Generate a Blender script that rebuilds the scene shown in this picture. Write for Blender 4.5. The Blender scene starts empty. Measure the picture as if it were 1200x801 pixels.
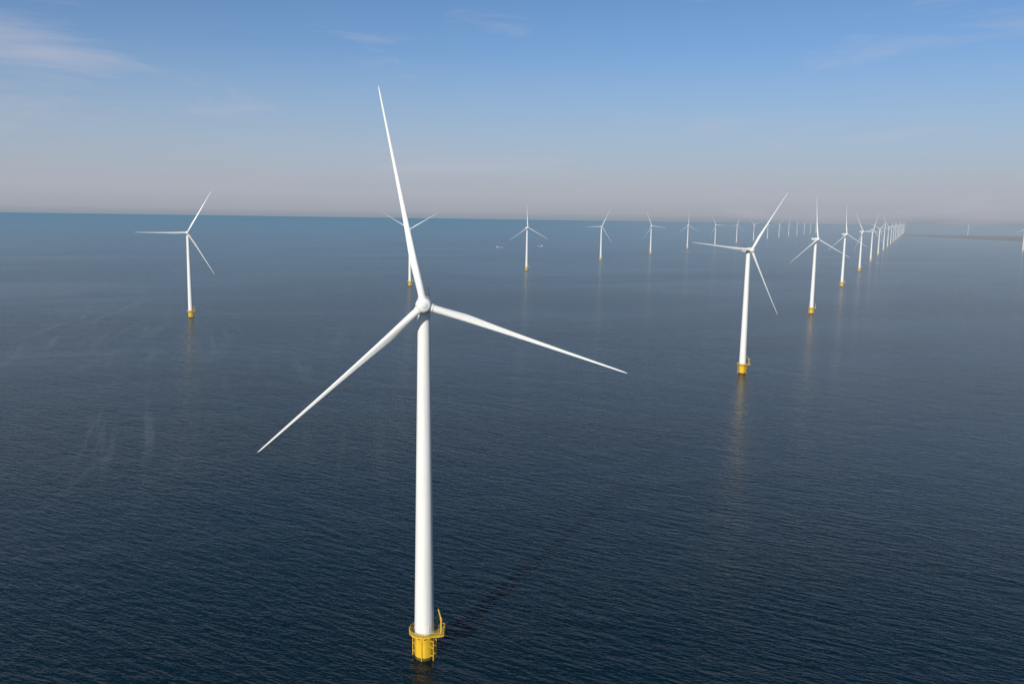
import bpy, bmesh, math, random
from mathutils import Vector, Matrix
random.seed(7)
sc = bpy.context.scene
sc.view_settings.view_transform = 'Standard'
sc.view_settings.look = 'None'
sc.view_settings.exposure = 0
R = math.radians

# ------------------------------------------------------------------ helpers
def link(o, parent=None):
    sc.collection.objects.link(o)
    if parent: o.parent = parent
    return o

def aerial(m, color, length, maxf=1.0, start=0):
    """haze painted into the material as emission, by distance from the world origin"""
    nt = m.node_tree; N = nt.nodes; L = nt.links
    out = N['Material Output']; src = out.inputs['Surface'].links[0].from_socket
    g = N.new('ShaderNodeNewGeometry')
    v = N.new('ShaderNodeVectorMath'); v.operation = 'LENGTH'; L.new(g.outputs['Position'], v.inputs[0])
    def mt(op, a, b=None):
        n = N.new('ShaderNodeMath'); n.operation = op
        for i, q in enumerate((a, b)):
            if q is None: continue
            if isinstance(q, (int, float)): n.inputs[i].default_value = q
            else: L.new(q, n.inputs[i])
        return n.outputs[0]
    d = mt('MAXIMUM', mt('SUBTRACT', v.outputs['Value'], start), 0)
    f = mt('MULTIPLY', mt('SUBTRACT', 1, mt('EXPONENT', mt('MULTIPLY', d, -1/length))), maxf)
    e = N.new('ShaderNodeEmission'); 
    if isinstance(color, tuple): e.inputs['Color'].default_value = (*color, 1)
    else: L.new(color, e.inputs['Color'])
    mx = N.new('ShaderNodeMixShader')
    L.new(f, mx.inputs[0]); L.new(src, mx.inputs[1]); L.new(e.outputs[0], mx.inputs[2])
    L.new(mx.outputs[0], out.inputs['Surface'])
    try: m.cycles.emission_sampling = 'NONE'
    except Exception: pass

def new_mat(name):
    m = bpy.data.materials.new(name); m.use_nodes = True
    nt = m.node_tree
    return m, nt, nt.nodes, nt.links, nt.nodes['Principled BSDF']

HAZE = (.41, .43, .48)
def paint(name, col, rough, var=0.06, streak=True, spec=0.5):
    m, nt, N, L, b = new_mat(name)
    b.inputs['Roughness'].default_value = rough
    b.inputs['Specular IOR Level'].default_value = spec
    tc = N.new('ShaderNodeTexCoord')
    mp = N.new('ShaderNodeMapping')
    mp.inputs['Scale'].default_value = (1.2, 1.2, 0.06 if streak else 1.2)
    no = N.new('ShaderNodeTexNoise'); no.inputs['Scale'].default_value = 1.0
    no.inputs['Detail'].default_value = 5
    cr = N.new('ShaderNodeValToRGB')
    cr.color_ramp.elements[0].position = 0.3; cr.color_ramp.elements[1].position = 0.7
    cr.color_ramp.elements[0].color = [c*(1-var*2) for c in col] + [1]
    cr.color_ramp.elements[1].color = list(col) + [1]
    L.new(tc.outputs['Object'], mp.inputs['Vector']); L.new(mp.outputs[0], no.inputs['Vector'])
    L.new(no.outputs['Fac'], cr.inputs[0]); L.new(cr.outputs[0], b.inputs['Base Color'])
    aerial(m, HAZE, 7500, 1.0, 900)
    return m

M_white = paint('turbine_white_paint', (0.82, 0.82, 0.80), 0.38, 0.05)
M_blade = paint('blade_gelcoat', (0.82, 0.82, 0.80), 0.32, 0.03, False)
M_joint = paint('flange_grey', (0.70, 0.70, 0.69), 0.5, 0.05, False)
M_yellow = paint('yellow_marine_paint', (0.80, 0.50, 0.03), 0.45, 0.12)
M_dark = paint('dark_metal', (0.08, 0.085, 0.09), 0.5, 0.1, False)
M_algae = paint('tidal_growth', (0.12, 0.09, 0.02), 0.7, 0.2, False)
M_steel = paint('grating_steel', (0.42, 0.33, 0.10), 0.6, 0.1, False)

def mesh_from(bm, name, mats, smooth=True, angle=40):
    bmesh.ops.recalc_face_normals(bm, faces=bm.faces)
    me = bpy.data.meshes.new(name); bm.to_mesh(me); bm.free()
    for m in mats: me.materials.append(m)
    if smooth:
        for p in me.polygons: p.use_smooth = True
        try: me.set_sharp_from_angle(angle=R(angle))
        except Exception: pass
    return me

def lathe(bm, prof, seg=40, mat=0, axis='Z', c=(0,0,0), cap=True):
    rings = []
    for p in prof:
        r, h = p[0], p[1]
        ring = []
        for i in range(seg):
            a = 2*math.pi*i/seg
            x, y = r*math.cos(a), r*math.sin(a)
            v = (x, y, h) if axis == 'Z' else (x, h, y)
            ring.append(bm.verts.new((v[0]+c[0], v[1]+c[1], v[2]+c[2])))
        rings.append(ring)
    for k in range(len(rings)-1):
        mi = prof[k][2] if len(prof[k]) > 2 else mat
        for i in range(seg):
            f = bm.faces.new((rings[k][i], rings[k][(i+1)%seg], rings[k+1][(i+1)%seg], rings[k+1][i]))
            f.material_index = mi
    if cap:
        for rg, mi in ((rings[0], mat), (rings[-1], mat)):
            f = bm.faces.new(rg); f.material_index = mi

def tube(bm, p0, p1, r, seg=8, mat=0):
    p0, p1 = Vector(p0), Vector(p1); d = p1-p0
    q = d.to_track_quat('Z', 'Y')
    a, b = [], []
    for i in range(seg):
        t = 2*math.pi*i/seg
        o = q @ Vector((r*math.cos(t), r*math.sin(t), 0))
        a.append(bm.verts.new(p0+o)); b.append(bm.verts.new(p1+o))
    for i in range(seg):
        f = bm.faces.new((a[i], a[(i+1)%seg], b[(i+1)%seg], b[i])); f.material_index = mat
    f = bm.faces.new(a); f.material_index = mat
    f = bm.faces.new(b); f.material_index = mat

def box(bm, c, s, mat=0, rz=0):
    mtx = Matrix.Translation(c) @ Matrix.Rotation(rz, 4, 'Z') @ Matrix.Diagonal((s[0], s[1], s[2], 1))
    r = bmesh.ops.create_cube(bm, size=1, matrix=mtx)
    for f in {f for v in r['verts'] for f in v.link_faces}: f.material_index = mat

# ------------------------------------------------------------------ turbine parts
HUB = 114.7
PLAT = 8.6
bm = bmesh.new()
z0, z1, r0, r1 = PLAT+0.2, HUB-2.6, 3.15, 1.9
def tr(z): return r0+(r1-r0)*(z-z0)/(z1-z0)
prof = [(r0+0.12, z0, 1), (r0+0.12, z0+0.35, 1), (r0, z0+0.36)]
for zj in (32, 55, 80):
    prof += [(tr(zj), zj), (tr(zj)+0.025, zj+0.01, 1), (tr(zj)+0.025, zj+0.11, 1), (tr(zj+.12), zj+0.12)]
prof += [(r1, z1), (r1+0.1, z1+.02), (r1+0.1, z1+0.5)]
lathe(bm, prof, 56)
box(bm, (2.1, -2.25, z0+1.7), (1.0, 0.16, 2.3), 1, R(43))
ME_tower = mesh_from(bm, 'tower', [M_white, M_joint])

bm = bmesh.new()
secs = [(-2.35, 2.35), (-2.2, 2.55), (-0.9, 2.6), (0.1, 2.6), (0.3, 2.2), (0.8, 2.2)]
lathe(bm, [(r, y) for y, r in secs], 40, 0, 'Y')
def rsec(y, w, h, zc, n=32, e=4.0):
    out = []
    for i in range(n):
        a = 2*math.pi*i/n
        ca, sa = math.cos(a), math.sin(a)
        out.append(bm.verts.new((w*math.copysign(abs(ca)**(2/e), ca), y, zc+h*math.copysign(abs(sa)**(2/e), sa))))
    return out
rs = [rsec(-0.6, 1.95, 2.0, 0), rsec(1.0, 2.1, 2.15, 0), rsec(6.5, 2.1, 2.15, 0), rsec(8.4, 1.95, 1.95, .1), rsec(9.0, 1.5, 1.5, .2)]
for a, b in zip(rs, rs[1:]):
    for i in range(32): bm.faces.new((a[i], a[(i+1)%32], b[(i+1)%32], b[i]))
bm.faces.new(rs[0]); bm.faces.new(rs[-1])
for x in (-1.5, 1.5):
    tube(bm, (x, 6.6, 2.0), (x, 6.6, 4.7), 0.08, 6, 1)
for z in (3.0, 4.7):
    tube(bm, (-1.5, 6.6, z), (1.5, 6.6, z), 0.08, 6, 1)
tube(bm, (1.3, 8.0, 2.0), (1.3, 8.0, 5.2), 0.05, 6, 1)
tube(bm, (-1.3, 8.0, 2.0), (-1.3, 8.0, 4.8), 0.05, 6, 1)
for s in (-1, 1):
    tube(bm, (s*1.7, 1.5, 3.0), (s*1.7, 6, 3.0), 0.045, 6, 1)
    for y in (1.5, 3, 4.5, 6): tube(bm, (s*1.7, y, 2.0), (s*1.7, y, 3.0), 0.045, 6, 1)
ME_nac = mesh_from(bm, 'nacelle', [M_white, M_dark])

bm = bmesh.new()
lathe(bm, [(0.05, -2.35), (0.9, -2.28), (1.5, -2.1), (1.95, -1.75), (2.25, -1.2), (2.38, -0.5), (2.4, 0.6), (2.3, 1.6), (2.1, 1.75)], 48, 0, 'Y')
lathe(bm, [(0.95, -2.42), (1.0, -2.38), (1.0, -2.2)], 32, 1, 'Y')
for k in range(3):
    q = Matrix.Rotation(R(120*k), 4, 'Y')
    tube(bm, q @ Vector((0, 0, 1.0)), q @ Vector((0, 0, 2.75)), 1.32, 28, 0)
    tube(bm, q @ Vector((0, 0, 2.75)), q @ Vector((0, 0, 2.88)), 1.22, 28, 1)
ME_hub = mesh_from(bm, 'hub', [M_white, M_joint])

# blade (points +Z, leading edge +X, upwind -Y)
RB = 65.2
bm = bmesh.new()
def lerp(tab, t):
    for (a, va), (b, vb) in zip(tab, tab[1:]):
        if t <= b: return va+(vb-va)*(t-a)/(b-a)
    return tab[-1][1]
chord = [(0,2.3),(.04,2.3),(.1,2.35),(.17,2.35),(.22,2.15),(.3,1.8),(.4,1.42),(.5,1.16),(.7,.80),(.85,.58),(.95,.42),(.985,.3),(1,.1)]
thick = [(0,1),(.04,.97),(.1,.78),(.17,.62),(.25,.5),(.4,.4),(.6,.32),(1,.24)]
twist = [(0,14),(.15,12),(.3,8),(.5,4),(.75,1),(1,0)]
NS, NP = 46, 28
prev = None
for s in range(NS+1):
    t = s/NS
    c, th, tw = lerp(chord,t), lerp(thick,t), -R(lerp(twist,t)+2)
    bend = -2.6*t**2.2
    circ = max(0, min(1, 1-(t-0.03)/0.14))
    z = 2.7 + (RB-2.7)*t
    ring = []
    for i in range(NP):
        a = 2*math.pi*i/NP
        xc = 0.5*(1+math.cos(a)); xe = 1-xc
        yt = 5*th*(0.2969*math.sqrt(max(xe,0))-0.126*xe-0.3516*xe**2+0.2843*xe**3-0.1036*xe**4)
        ya = yt*(1 if math.sin(a) >= 0 else -1)*(1.15 if math.sin(a) > 0 else .85)
        xa = (xc-0.66)
        yc = 0.5*math.sin(a)*th; xcir = 0.5*math.cos(a)
        x = (xa*(1-circ)+xcir*circ)*c; y = (ya*(1-circ)+yc*circ)*c
        ring.append(bm.verts.new((x*math.cos(tw)-y*math.sin(tw), x*math.sin(tw)+y*math.cos(tw)+bend, z)))
    if prev:
        for i in range(NP): bm.faces.new((prev[i], prev[(i+1)%NP], ring[(i+1)%NP], ring[i]))
    else: bm.faces.new(ring)
    prev = ring
bm.faces.new(prev)
ME_blade = mesh_from(bm, 'blade', [M_blade], True, 60)

bm = bmesh.new()
lathe(bm, [(3.05,-6,1),(3.05,0.9,1),(3.05,0.91),(3.05,4.2),(3.2,4.25),(3.2,4.6),(3.05,4.65),(3.1,PLAT-0.9),(3.3,PLAT-.3),(3.3,PLAT-0.1)], 48)
for ang in (R(-25), R(150)):
    ca, sa = math.cos(ang), math.sin(ang)
    P = lambda r, t, z: (ca*r-sa*t, sa*r+ca*t, z)
    for t in (-0.95, 0.95):
        tube(bm, P(3.9,t,-3), P(3.9,t,6.6), 0.15, 10)
        for z in (1.5, 4.2, 6.4): tube(bm, P(2.9,t,z), P(3.9,t,z), 0.12, 8)
    for t in (-0.3, 0.3): tube(bm, P(3.7,t,-2), P(3.7,t,PLAT+1), 0.05, 6)
    z = 0
    while z < PLAT: tube(bm, P(3.7,-.3,z), P(3.7,.3,z), 0.03, 5); z += 0.45
for a in (R(60), R(-100)):
    tube(bm, (3.3*math.cos(a),3.3*math.sin(a),-5), (3.3*math.cos(a),3.3*math.sin(a),PLAT-.3), 0.14, 8)
ME_tp = mesh_from(bm, 'transition_piece', [M_yellow, M_algae])

def outline():
    out = []
    n = 40
    for i in range(n):
        a = 2*math.pi*i/n
        x, y = 4.9*math.cos(a), 4.9*math.sin(a)
        if x > 3.3: out.append((6.6 if abs(y) < 3.0 else 5.2, y))
        else: out.append((x, y))
    return out
bm = bmesh.new()
O = outline()
top = [bm.verts.new((x,y,PLAT+.12)) for x,y in O]
bot = [bm.verts.new((x,y,PLAT-.14)) for x,y in O]
f = bm.faces.new(top); f.material_index = 1
bm.faces.new(bot)
n = len(O)
for i in range(n): bm.faces.new((top[i],top[(i+1)%n],bot[(i+1)%n],bot[i]))
for i in range(n):
    a, b = O[i], O[(i+1)%n]
    for h, r in ((1.35,.07),(0.95,.045),(0.5,.045)):
        tube(bm, (a[0]*.985,a[1]*.985,PLAT+h), (b[0]*.985,b[1]*.985,PLAT+h), r, 6)
    tube(bm, (a[0]*.985,a[1]*.985,PLAT+.1), (a[0]*.985,a[1]*.985,PLAT+1.37), .065, 6)
    tube(bm, (a[0]*.98,a[1]*.98,PLAT+.2), (b[0]*.98,b[1]*.98,PLAT+.2), .1, 5)
for i in range(12):
    a = 2*math.pi*i/12+.1
    r = 4.7 if math.cos(a) < .7 else 6.0
    tube(bm, (3.1*math.cos(a),3.1*math.sin(a),PLAT-1.5), (r*math.cos(a),r*math.sin(a),PLAT-.1), .13, 6)
box(bm, (4.6, 2.2, PLAT+.9), (1.2,.9,1.4), 2)
box(bm, (-3.7, -1.6, PLAT+.8), (.7,1.0,1.2), 2)
ME_plat = mesh_from(bm, 'platform', [M_yellow, M_steel, M_dark], True, 30)

bm = bmesh.new()
lathe(bm, [(0.42,PLAT+.1),(0.42,PLAT+.5),(0.27,PLAT+.55),(0.24,PLAT+4.6),(0.34,PLAT+4.7),(0.34,PLAT+5.2)], 14, 0, 'Z', (5.6,-1.6,0))
tube(bm, (5.6,-1.6,PLAT+5.0), (4.4,1.6,PLAT+6.9), .2, 8)
tube(bm, (5.6,-1.6,PLAT+3.0), (5.0,0.0,PLAT+5.9), .1, 8)
tube(bm, (5.6,-1.6,PLAT+5.1), (5.75,-2.2,PLAT+5.8), .14, 8)
tube(bm, (4.4,1.6,PLAT+6.9), (4.4,1.6,PLAT+5.2), .035, 5, 1)
box(bm, (4.4,1.6,PLAT+5.0), (.25,.25,.4), 1)
ME_crane = mesh_from(bm, 'davit_crane', [M_yellow, M_dark])

TILT, OVER = R(5), 5.0
def turbine(x, y, yaw, phase, scale=1.0, baserot=0.0):
    root = bpy.data.objects.new('wind_turbine', None); link(root)
    root.location = (x, y, 0); root.scale = (scale,)*3
    for nm, me in (('tower', ME_tower), ('transition_piece', ME_tp), ('platform', ME_plat), ('davit_crane', ME_crane)):
        o = link(bpy.data.objects.new(nm, me), root)
        o.rotation_euler = (0,0,baserot)
    head = link(bpy.data.objects.new('turbine_head', None), root)
    head.location = (0,0,HUB); head.rotation_euler = (0,0,R(yaw))
    link(bpy.data.objects.new('nacelle', ME_nac), head)
    rot = link(bpy.data.objects.new('rotor', None), head)
    rot.location = (0,-OVER,0.45)
    rot.rotation_mode = 'QUATERNION'
    q = Matrix.Rotation(-TILT, 3, 'X') @ Matrix.Rotation(R(90-phase), 3, 'Y')
    rot.rotation_quaternion = q.to_quaternion()
    link(bpy.data.objects.new('hub', ME_hub), rot)
    for k in range(3):
        b = link(bpy.data.objects.new('blade_%d' % (k+1), ME_blade), rot)
        b.rotation_euler = (0, R(120*k), 0)
    return root

turbine(-27.1, 260, 6, 101.6)
turbine(216, 788, 21, 54)
turbine(465, 1322, 20, 94)
turbine(732, 1899, 22, 93)
turbine(1015, 2508, 19, 118)
x, y = 1301, 3120
ph = [70, 40, 100, 15, 85, 55, 110, 30, 75, 95, 10, 60, 45, 105, 80]
for i in range(15):
    turbine(x, y, 20+random.uniform(-4,4), ph[i]); x += 286; y += 613
for (x, y), p in zip([(-441,1163),(-211,1750),(36.6,2322),(301,2950),(566,3540),(855,4220)], [60,30,92,62,113,90]):
    turbine(x, y, 20+random.uniform(-2,2), p)
x, y = 1140, 4860
ph = [118, 75, 20, 100, 50, 85, 110, 35, 65, 90]
for i in range(10):
    turbine(x, y, 20+random.uniform(-4,4), ph[i]); x += 286; y += 636
turbine(2670, 4500, 15, 75)
turbine(5250, 9950, 15, 100)

# ------------------------------------------------------------------ barges
M_hull = paint('hull_paint', (0.05,0.06,0.08), .5, .1, False)
M_cabin = paint('cabin_paint', (0.7,0.7,0.68), .5, .05, False)
def barge(x, y, rz, L=42):
    root = link(bpy.data.objects.new('cargo_barge', None)); root.location = (x,y,0); root.rotation_euler = (0,0,rz)
    bm = bmesh.new()
    n = 14; rings = []
    for i in range(n+1):
        t = i/n; w = 3.8*min(1, (max(0.02,(1-t))*4)**.6)*min(1,.75+t*3)
        xx = -L/2+L*t; h = 1.7+1.2*max(0,t-.8)*5*.6
        rings.append([bm.verts.new(v) for v in ((xx,-w,h),(xx,-w*.8,-1),(xx,w*.8,-1),(xx,w,h))])
    for a,b in zip(rings,rings[1:]):
        for i in range(4): bm.faces.new((a[i],a[(i+1)%4],b[(i+1)%4],b[i]))
    bm.faces.new(rings[0]); bm.faces.new(rings[-1])
    link(bpy.data.objects.new('hull', mesh_from(bm,'hull',[M_hull],False)), root)
    bm = bmesh.new()
    box(bm, (-L/2+6,0,3.6), (6,5.4,3.6)); box(bm, (-L/2+6.5,0,6.3), (3.6,4,1.7)); tube(bm, (-L/2+5,0,7), (-L/2+5,0,10.5), .15)
    box(bm, (3,0,2.3), (L*.5,5.8,1.1))
    link(bpy.data.objects.new('deckhouse', mesh_from(bm,'deckhouse',[M_cabin],False)), root)
barge(-60, 4000, R(5)); barge(130, 4250, R(170), 34)

# ------------------------------------------------------------------ coast
M_land, nt, N, L_, b = new_mat('coast_grass')
no = N.new('ShaderNodeTexNoise'); no.inputs['Scale'].default_value = .01; no.inputs['Detail'].default_value = 8
tc = N.new('ShaderNodeTexCoord'); cr = N.new('ShaderNodeValToRGB')
cr.color_ramp.elements[0].color = (.03,.045,.02,1); cr.color_ramp.elements[1].color = (.10,.10,.05,1)
L_.new(tc.outputs['Object'], no.inputs['Vector']); L_.new(no.outputs['Fac'], cr.inputs[0]); L_.new(cr.outputs[0], b.inputs['Base Color'])
b.inputs['Roughness'].default_value = .9
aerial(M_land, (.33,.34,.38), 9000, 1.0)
bm = bmesh.new()
nx, ny = 160, 14
from mathutils import noise
grid = []
for i in range(nx+1):
    row = []
    for j in range(ny+1):
        u, v = i/nx, j/ny
        x = 4150+8000*u; y = 7000+3500*v - 1500*u + 200*math.sin(u*9)
        edge = min(1, v*10)*min(1,(1-v)*6)*min(1,u*12)
        h = -1.5+edge*(7+9*max(0,noise.noise((x*.004,y*.004,0)))+9*max(0, noise.noise((x*.02,y*.02,3))))
        row.append(bm.verts.new((x,y,h)))
    grid.append(row)
for i in range(nx):
    for j in range(ny): bm.faces.new((grid[i][j],grid[i+1][j],grid[i+1][j+1],grid[i][j+1]))
link(bpy.data.objects.new('coastline', mesh_from(bm,'coastline',[M_land],True,80)))

# ------------------------------------------------------------------ water
M_w, nt, N, L_, b = new_mat('lake_water')
b.inputs['IOR'].default_value = 1.333
b.inputs['Roughness'].default_value = 0.17
b.inputs['Specular IOR Level'].default_value = 0.28
tc = N.new('ShaderNodeTexCoord')
def noise_n(scale, rot, stretch, detail=3, rough=.55, dist=0):
    """anisotropic noise: elongated along a direction `rot` degrees from +X"""
    vr = N.new('ShaderNodeVectorRotate'); vr.rotation_type = 'Z_AXIS'; vr.inputs['Angle'].default_value = -R(rot)
    L_.new(tc.outputs['Object'], vr.inputs['Vector'])
    mp = N.new('ShaderNodeMapping'); mp.inputs['Scale'].default_value = (scale*stretch, scale, scale)
    L_.new(vr.outputs[0], mp.inputs['Vector'])
    n = N.new('ShaderNodeTexNoise'); n.noise_dimensions = '2D'; n.inputs['Scale'].default_value = 1; n.inputs['Detail'].default_value = detail
    n.inputs['Roughness'].default_value = rough; n.inputs['Distortion'].default_value = dist
    L_.new(mp.outputs[0], n.inputs['Vector']); return n.outputs['Fac']
def mth(op, a, b_=None, c=None):
    m = N.new('ShaderNodeMath'); m.operation = op
    for i, v in enumerate((a, b_, c)):
        if v is None: continue
        if isinstance(v, (int,float)): m.inputs[i].default_value = v
        else: L_.new(v, m.inputs[i])
    return m.outputs[0]
def mrange(v, a, b_, c=0, d=1):
    m = N.new('ShaderNodeMapRange'); m.interpolation_type = 'SMOOTHSTEP'
    L_.new(v, m.inputs[0])
    for i, q in enumerate((a,b_,c,d)): m.inputs[i+1].default_value = q
    return m.outputs[0]
w1 = noise_n(0.34, -28, .28, 2, .6, .3)
w2 = noise_n(1.0, -12, .4, 2, .6, .2)
w3 = noise_n(0.05, -35, .35, 2, .5, .4)
gust = mrange(noise_n(0.004, 20, .4, 3, .6, .5), .3, .7, .6, 1.25)
h = mth('ADD', mth('MULTIPLY', w1, 0.82), mth('ADD', mth('MULTIPLY', w2, .28), mth('MULTIPLY', w3, .8)))
h = mth('MULTIPLY', h, gust)
bp = N.new('ShaderNodeBump'); bp.inputs['Strength'].default_value = 1; bp.inputs['Distance'].default_value = 1.0
L_.new(h, bp.inputs['Height']); L_.new(bp.outputs[0], b.inputs['Normal'])
base = N.new('ShaderNodeMix'); base.data_type = 'RGBA'
base.inputs[6].default_value = (.0008,.008,.013,1); base.inputs[7].default_value = (.0018,.015,.026,1)
L_.new(mrange(noise_n(.0015, 30, .5, 3), .35, .65), base.inputs[0])
sep = N.new('ShaderNodeSeparateXYZ'); L_.new(tc.outputs['Object'], sep.inputs[0])
# faint wind streaks: low-frequency ridges drawn out along the wind, no kinks
def streaks(scale, rot, st, lo, hi):
    n = noise_n(scale, rot, st, 3, .5, 0)
    return mrange(n, lo, hi)
line = mth('MAXIMUM', streaks(.050, 100, .045, .56, .72), streaks(.085, 112, .05, .58, .74))
brk = mrange(noise_n(.006, 105, .35, 3, .6), .36, .60)
area = mth('MULTIPLY', mrange(mth('MULTIPLY', mth('ADD', sep.outputs[0], mth('MULTIPLY', sep.outputs[1], .10)), -1), -80, 200), mrange(mth('MULTIPLY', sep.outputs[1], -1), -2900, -1300))
area = mth('MULTIPLY', area, mrange(sep.outputs[1], 300, 560))
foam = mth('MULTIPLY', mth('MULTIPLY', mth('MULTIPLY', line, brk), area), .11)
mx = N.new('ShaderNodeMix'); mx.data_type = 'RGBA'
mx.inputs[7].default_value = (.35,.40,.42,1)
L_.new(foam, mx.inputs[0]); L_.new(base.outputs[2], mx.inputs[6]); L_.new(mx.outputs[2], b.inputs['Base Color'])
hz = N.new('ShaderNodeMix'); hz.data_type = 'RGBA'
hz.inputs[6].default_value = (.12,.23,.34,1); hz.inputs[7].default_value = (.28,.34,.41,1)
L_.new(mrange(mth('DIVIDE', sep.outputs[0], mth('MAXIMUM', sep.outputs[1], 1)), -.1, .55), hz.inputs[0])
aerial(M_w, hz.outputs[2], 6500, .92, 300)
bm = bmesh.new()
S = 60000
vs = [bm.verts.new(p) for p in ((-S,-S,0),(S,-S,0),(S,S,0),(-S,S,0))]
bm.faces.new(vs)
link(bpy.data.objects.new('water', mesh_from(bm,'water',[M_w],False)))

# ------------------------------------------------------------------ sky + sun
SUN_EL, SUN_AZ = 24, 206
w = bpy.data.worlds.new('World'); sc.world = w; w.use_nodes = True
N = w.node_tree.nodes; L_ = w.node_tree.links
bg = N['Background']; bg.inputs['Strength'].default_value = 0.10
sky = N.new('ShaderNodeTexSky'); sky.sky_type = 'NISHITA'; sky.sun_disc = False
sky.sun_elevation = R(SUN_EL); sky.sun_rotation = R(SUN_AZ)
sky.air_density = 1.0; sky.dust_density = 0.6; sky.ozone_density = 3.0
def ramp(stops):
    r = N.new('ShaderNodeValToRGB'); e = r.color_ramp.elements
    while len(e) < len(stops): e.new(.5)
    for k, (p, c) in enumerate(stops):
        e[k].position = p; e[k].color = (*c, 1) if isinstance(c, tuple) else (c,c,c,1)
    return r
tc = N.new('ShaderNodeTexCoord')
sx = N.new('ShaderNodeSeparateXYZ'); L_.new(tc.outputs['Generated'], sx.inputs[0])
z4 = N.new('ShaderNodeMath'); z4.operation='MULTIPLY'; z4.inputs[1].default_value=2; L_.new(sx.outputs[2], z4.inputs[0])
tint = N.new('ShaderNodeMix'); tint.data_type='RGBA'; tint.blend_type='MULTIPLY'; tint.inputs[0].default_value=1
tr_ = ramp([(0,(.55,.78,1.0)),(.40,(.50,.72,.96)),(.85,(.50,.66,.70)),(1,(.50,.66,.70))]); L_.new(z4.outputs[0], tr_.inputs[0])
L_.new(tr_.outputs[0], tint.inputs[7]); L_.new(sky.outputs[0], tint.inputs[6])
fa = ramp([(0,.97),(.08,.90),(.2,.62),(.36,.22),(.55,.05),(.7,0)]); L_.new(z4.outputs[0], fa.inputs[0])
hc = ramp([(0,(.28,.32,.38)),(.012,(.36,.375,.43)),(.055,(.415,.43,.49)),(.15,(.42,.46,.55)),(.35,(.38,.47,.62))]); L_.new(z4.outputs[0], hc.inputs[0])
sc10 = N.new('ShaderNodeMix'); sc10.data_type='RGBA'; sc10.blend_type='MULTIPLY'; sc10.inputs[0].default_value=1; sc10.inputs[7].default_value=(10,10,10,1)
L_.new(hc.outputs[0], sc10.inputs[6])
m1 = N.new('ShaderNodeMix'); m1.data_type='RGBA'
L_.new(fa.outputs[0], m1.inputs[0]); L_.new(tint.outputs[2], m1.inputs[6]); L_.new(sc10.outputs[2], m1.inputs[7])
# thin cirrus, thickest towards one part of the sky
mp = N.new('ShaderNodeMapping')
mp.inputs['Scale'].default_value = (1.6,1.6,9); mp.inputs['Rotation'].default_value = (0.1,0.22,0)
no = N.new('ShaderNodeTexNoise'); no.inputs['Scale'].default_value = 2.2; no.inputs['Detail'].default_value = 9; no.inputs['Roughness'].default_value=.60; no.inputs['Distortion'].default_value=.5
L_.new(tc.outputs['Generated'], mp.inputs[0]); L_.new(mp.outputs[0], no.inputs['Vector'])
dt = N.new('ShaderNodeVectorMath'); dt.operation='DOT_PRODUCT'; dt.inputs[1].default_value=Vector((-.60,1.03,.27)).normalized()
L_.new(tc.outputs['Generated'], dt.inputs[0])
mr = N.new('ShaderNodeMapRange'); mr.interpolation_type='SMOOTHSTEP'; L_.new(dt.outputs['Value'], mr.inputs[0])
for i,q in enumerate((.984,1.0,0,.24)): mr.inputs[i+1].default_value=q
ad = N.new('ShaderNodeMath'); ad.operation='ADD'; L_.new(no.outputs['Fac'], ad.inputs[0]); L_.new(mr.outputs[0], ad.inputs[1])
cr = ramp([(.58,0.0),(.86,.6)])
L_.new(ad.outputs[0], cr.inputs[0])
mx = N.new('ShaderNodeMix'); mx.data_type='RGBA'; mx.inputs[7].default_value=(5.3,5.2,6.0,1)
L_.new(cr.outputs[0], mx.inputs[0]); L_.new(m1.outputs[2], mx.inputs[6]); L_.new(mx.outputs[2], bg.inputs['Color'])

sd = bpy.data.lights.new('sun','SUN'); sd.energy = 4.2; sd.angle = R(.5); sd.color = (1,.94,.83)
so = link(bpy.data.objects.new('sun', sd))
d = Vector((math.sin(R(SUN_AZ))*math.cos(R(SUN_EL)), math.cos(R(SUN_AZ))*math.cos(R(SUN_EL)), math.sin(R(SUN_EL))))
so.rotation_euler = d.to_track_quat('Z','Y').to_euler(); so.location = d*500

# ------------------------------------------------------------------ camera
cd = bpy.data.cameras.new('camera'); cam = link(bpy.data.objects.new('camera', cd)); sc.camera = cam
cd.sensor_width = 36; cd.lens = 30; cd.clip_start = 1; cd.clip_end = 150000
cam.rotation_mode = 'QUATERNION'
cam.location = (0,0,141.6)
q = Matrix.Rotation(R(90-8.3),3,'X') @ Matrix.Rotation(R(0.8),3,'Z')
cam.rotation_quaternion = q.to_quaternion()
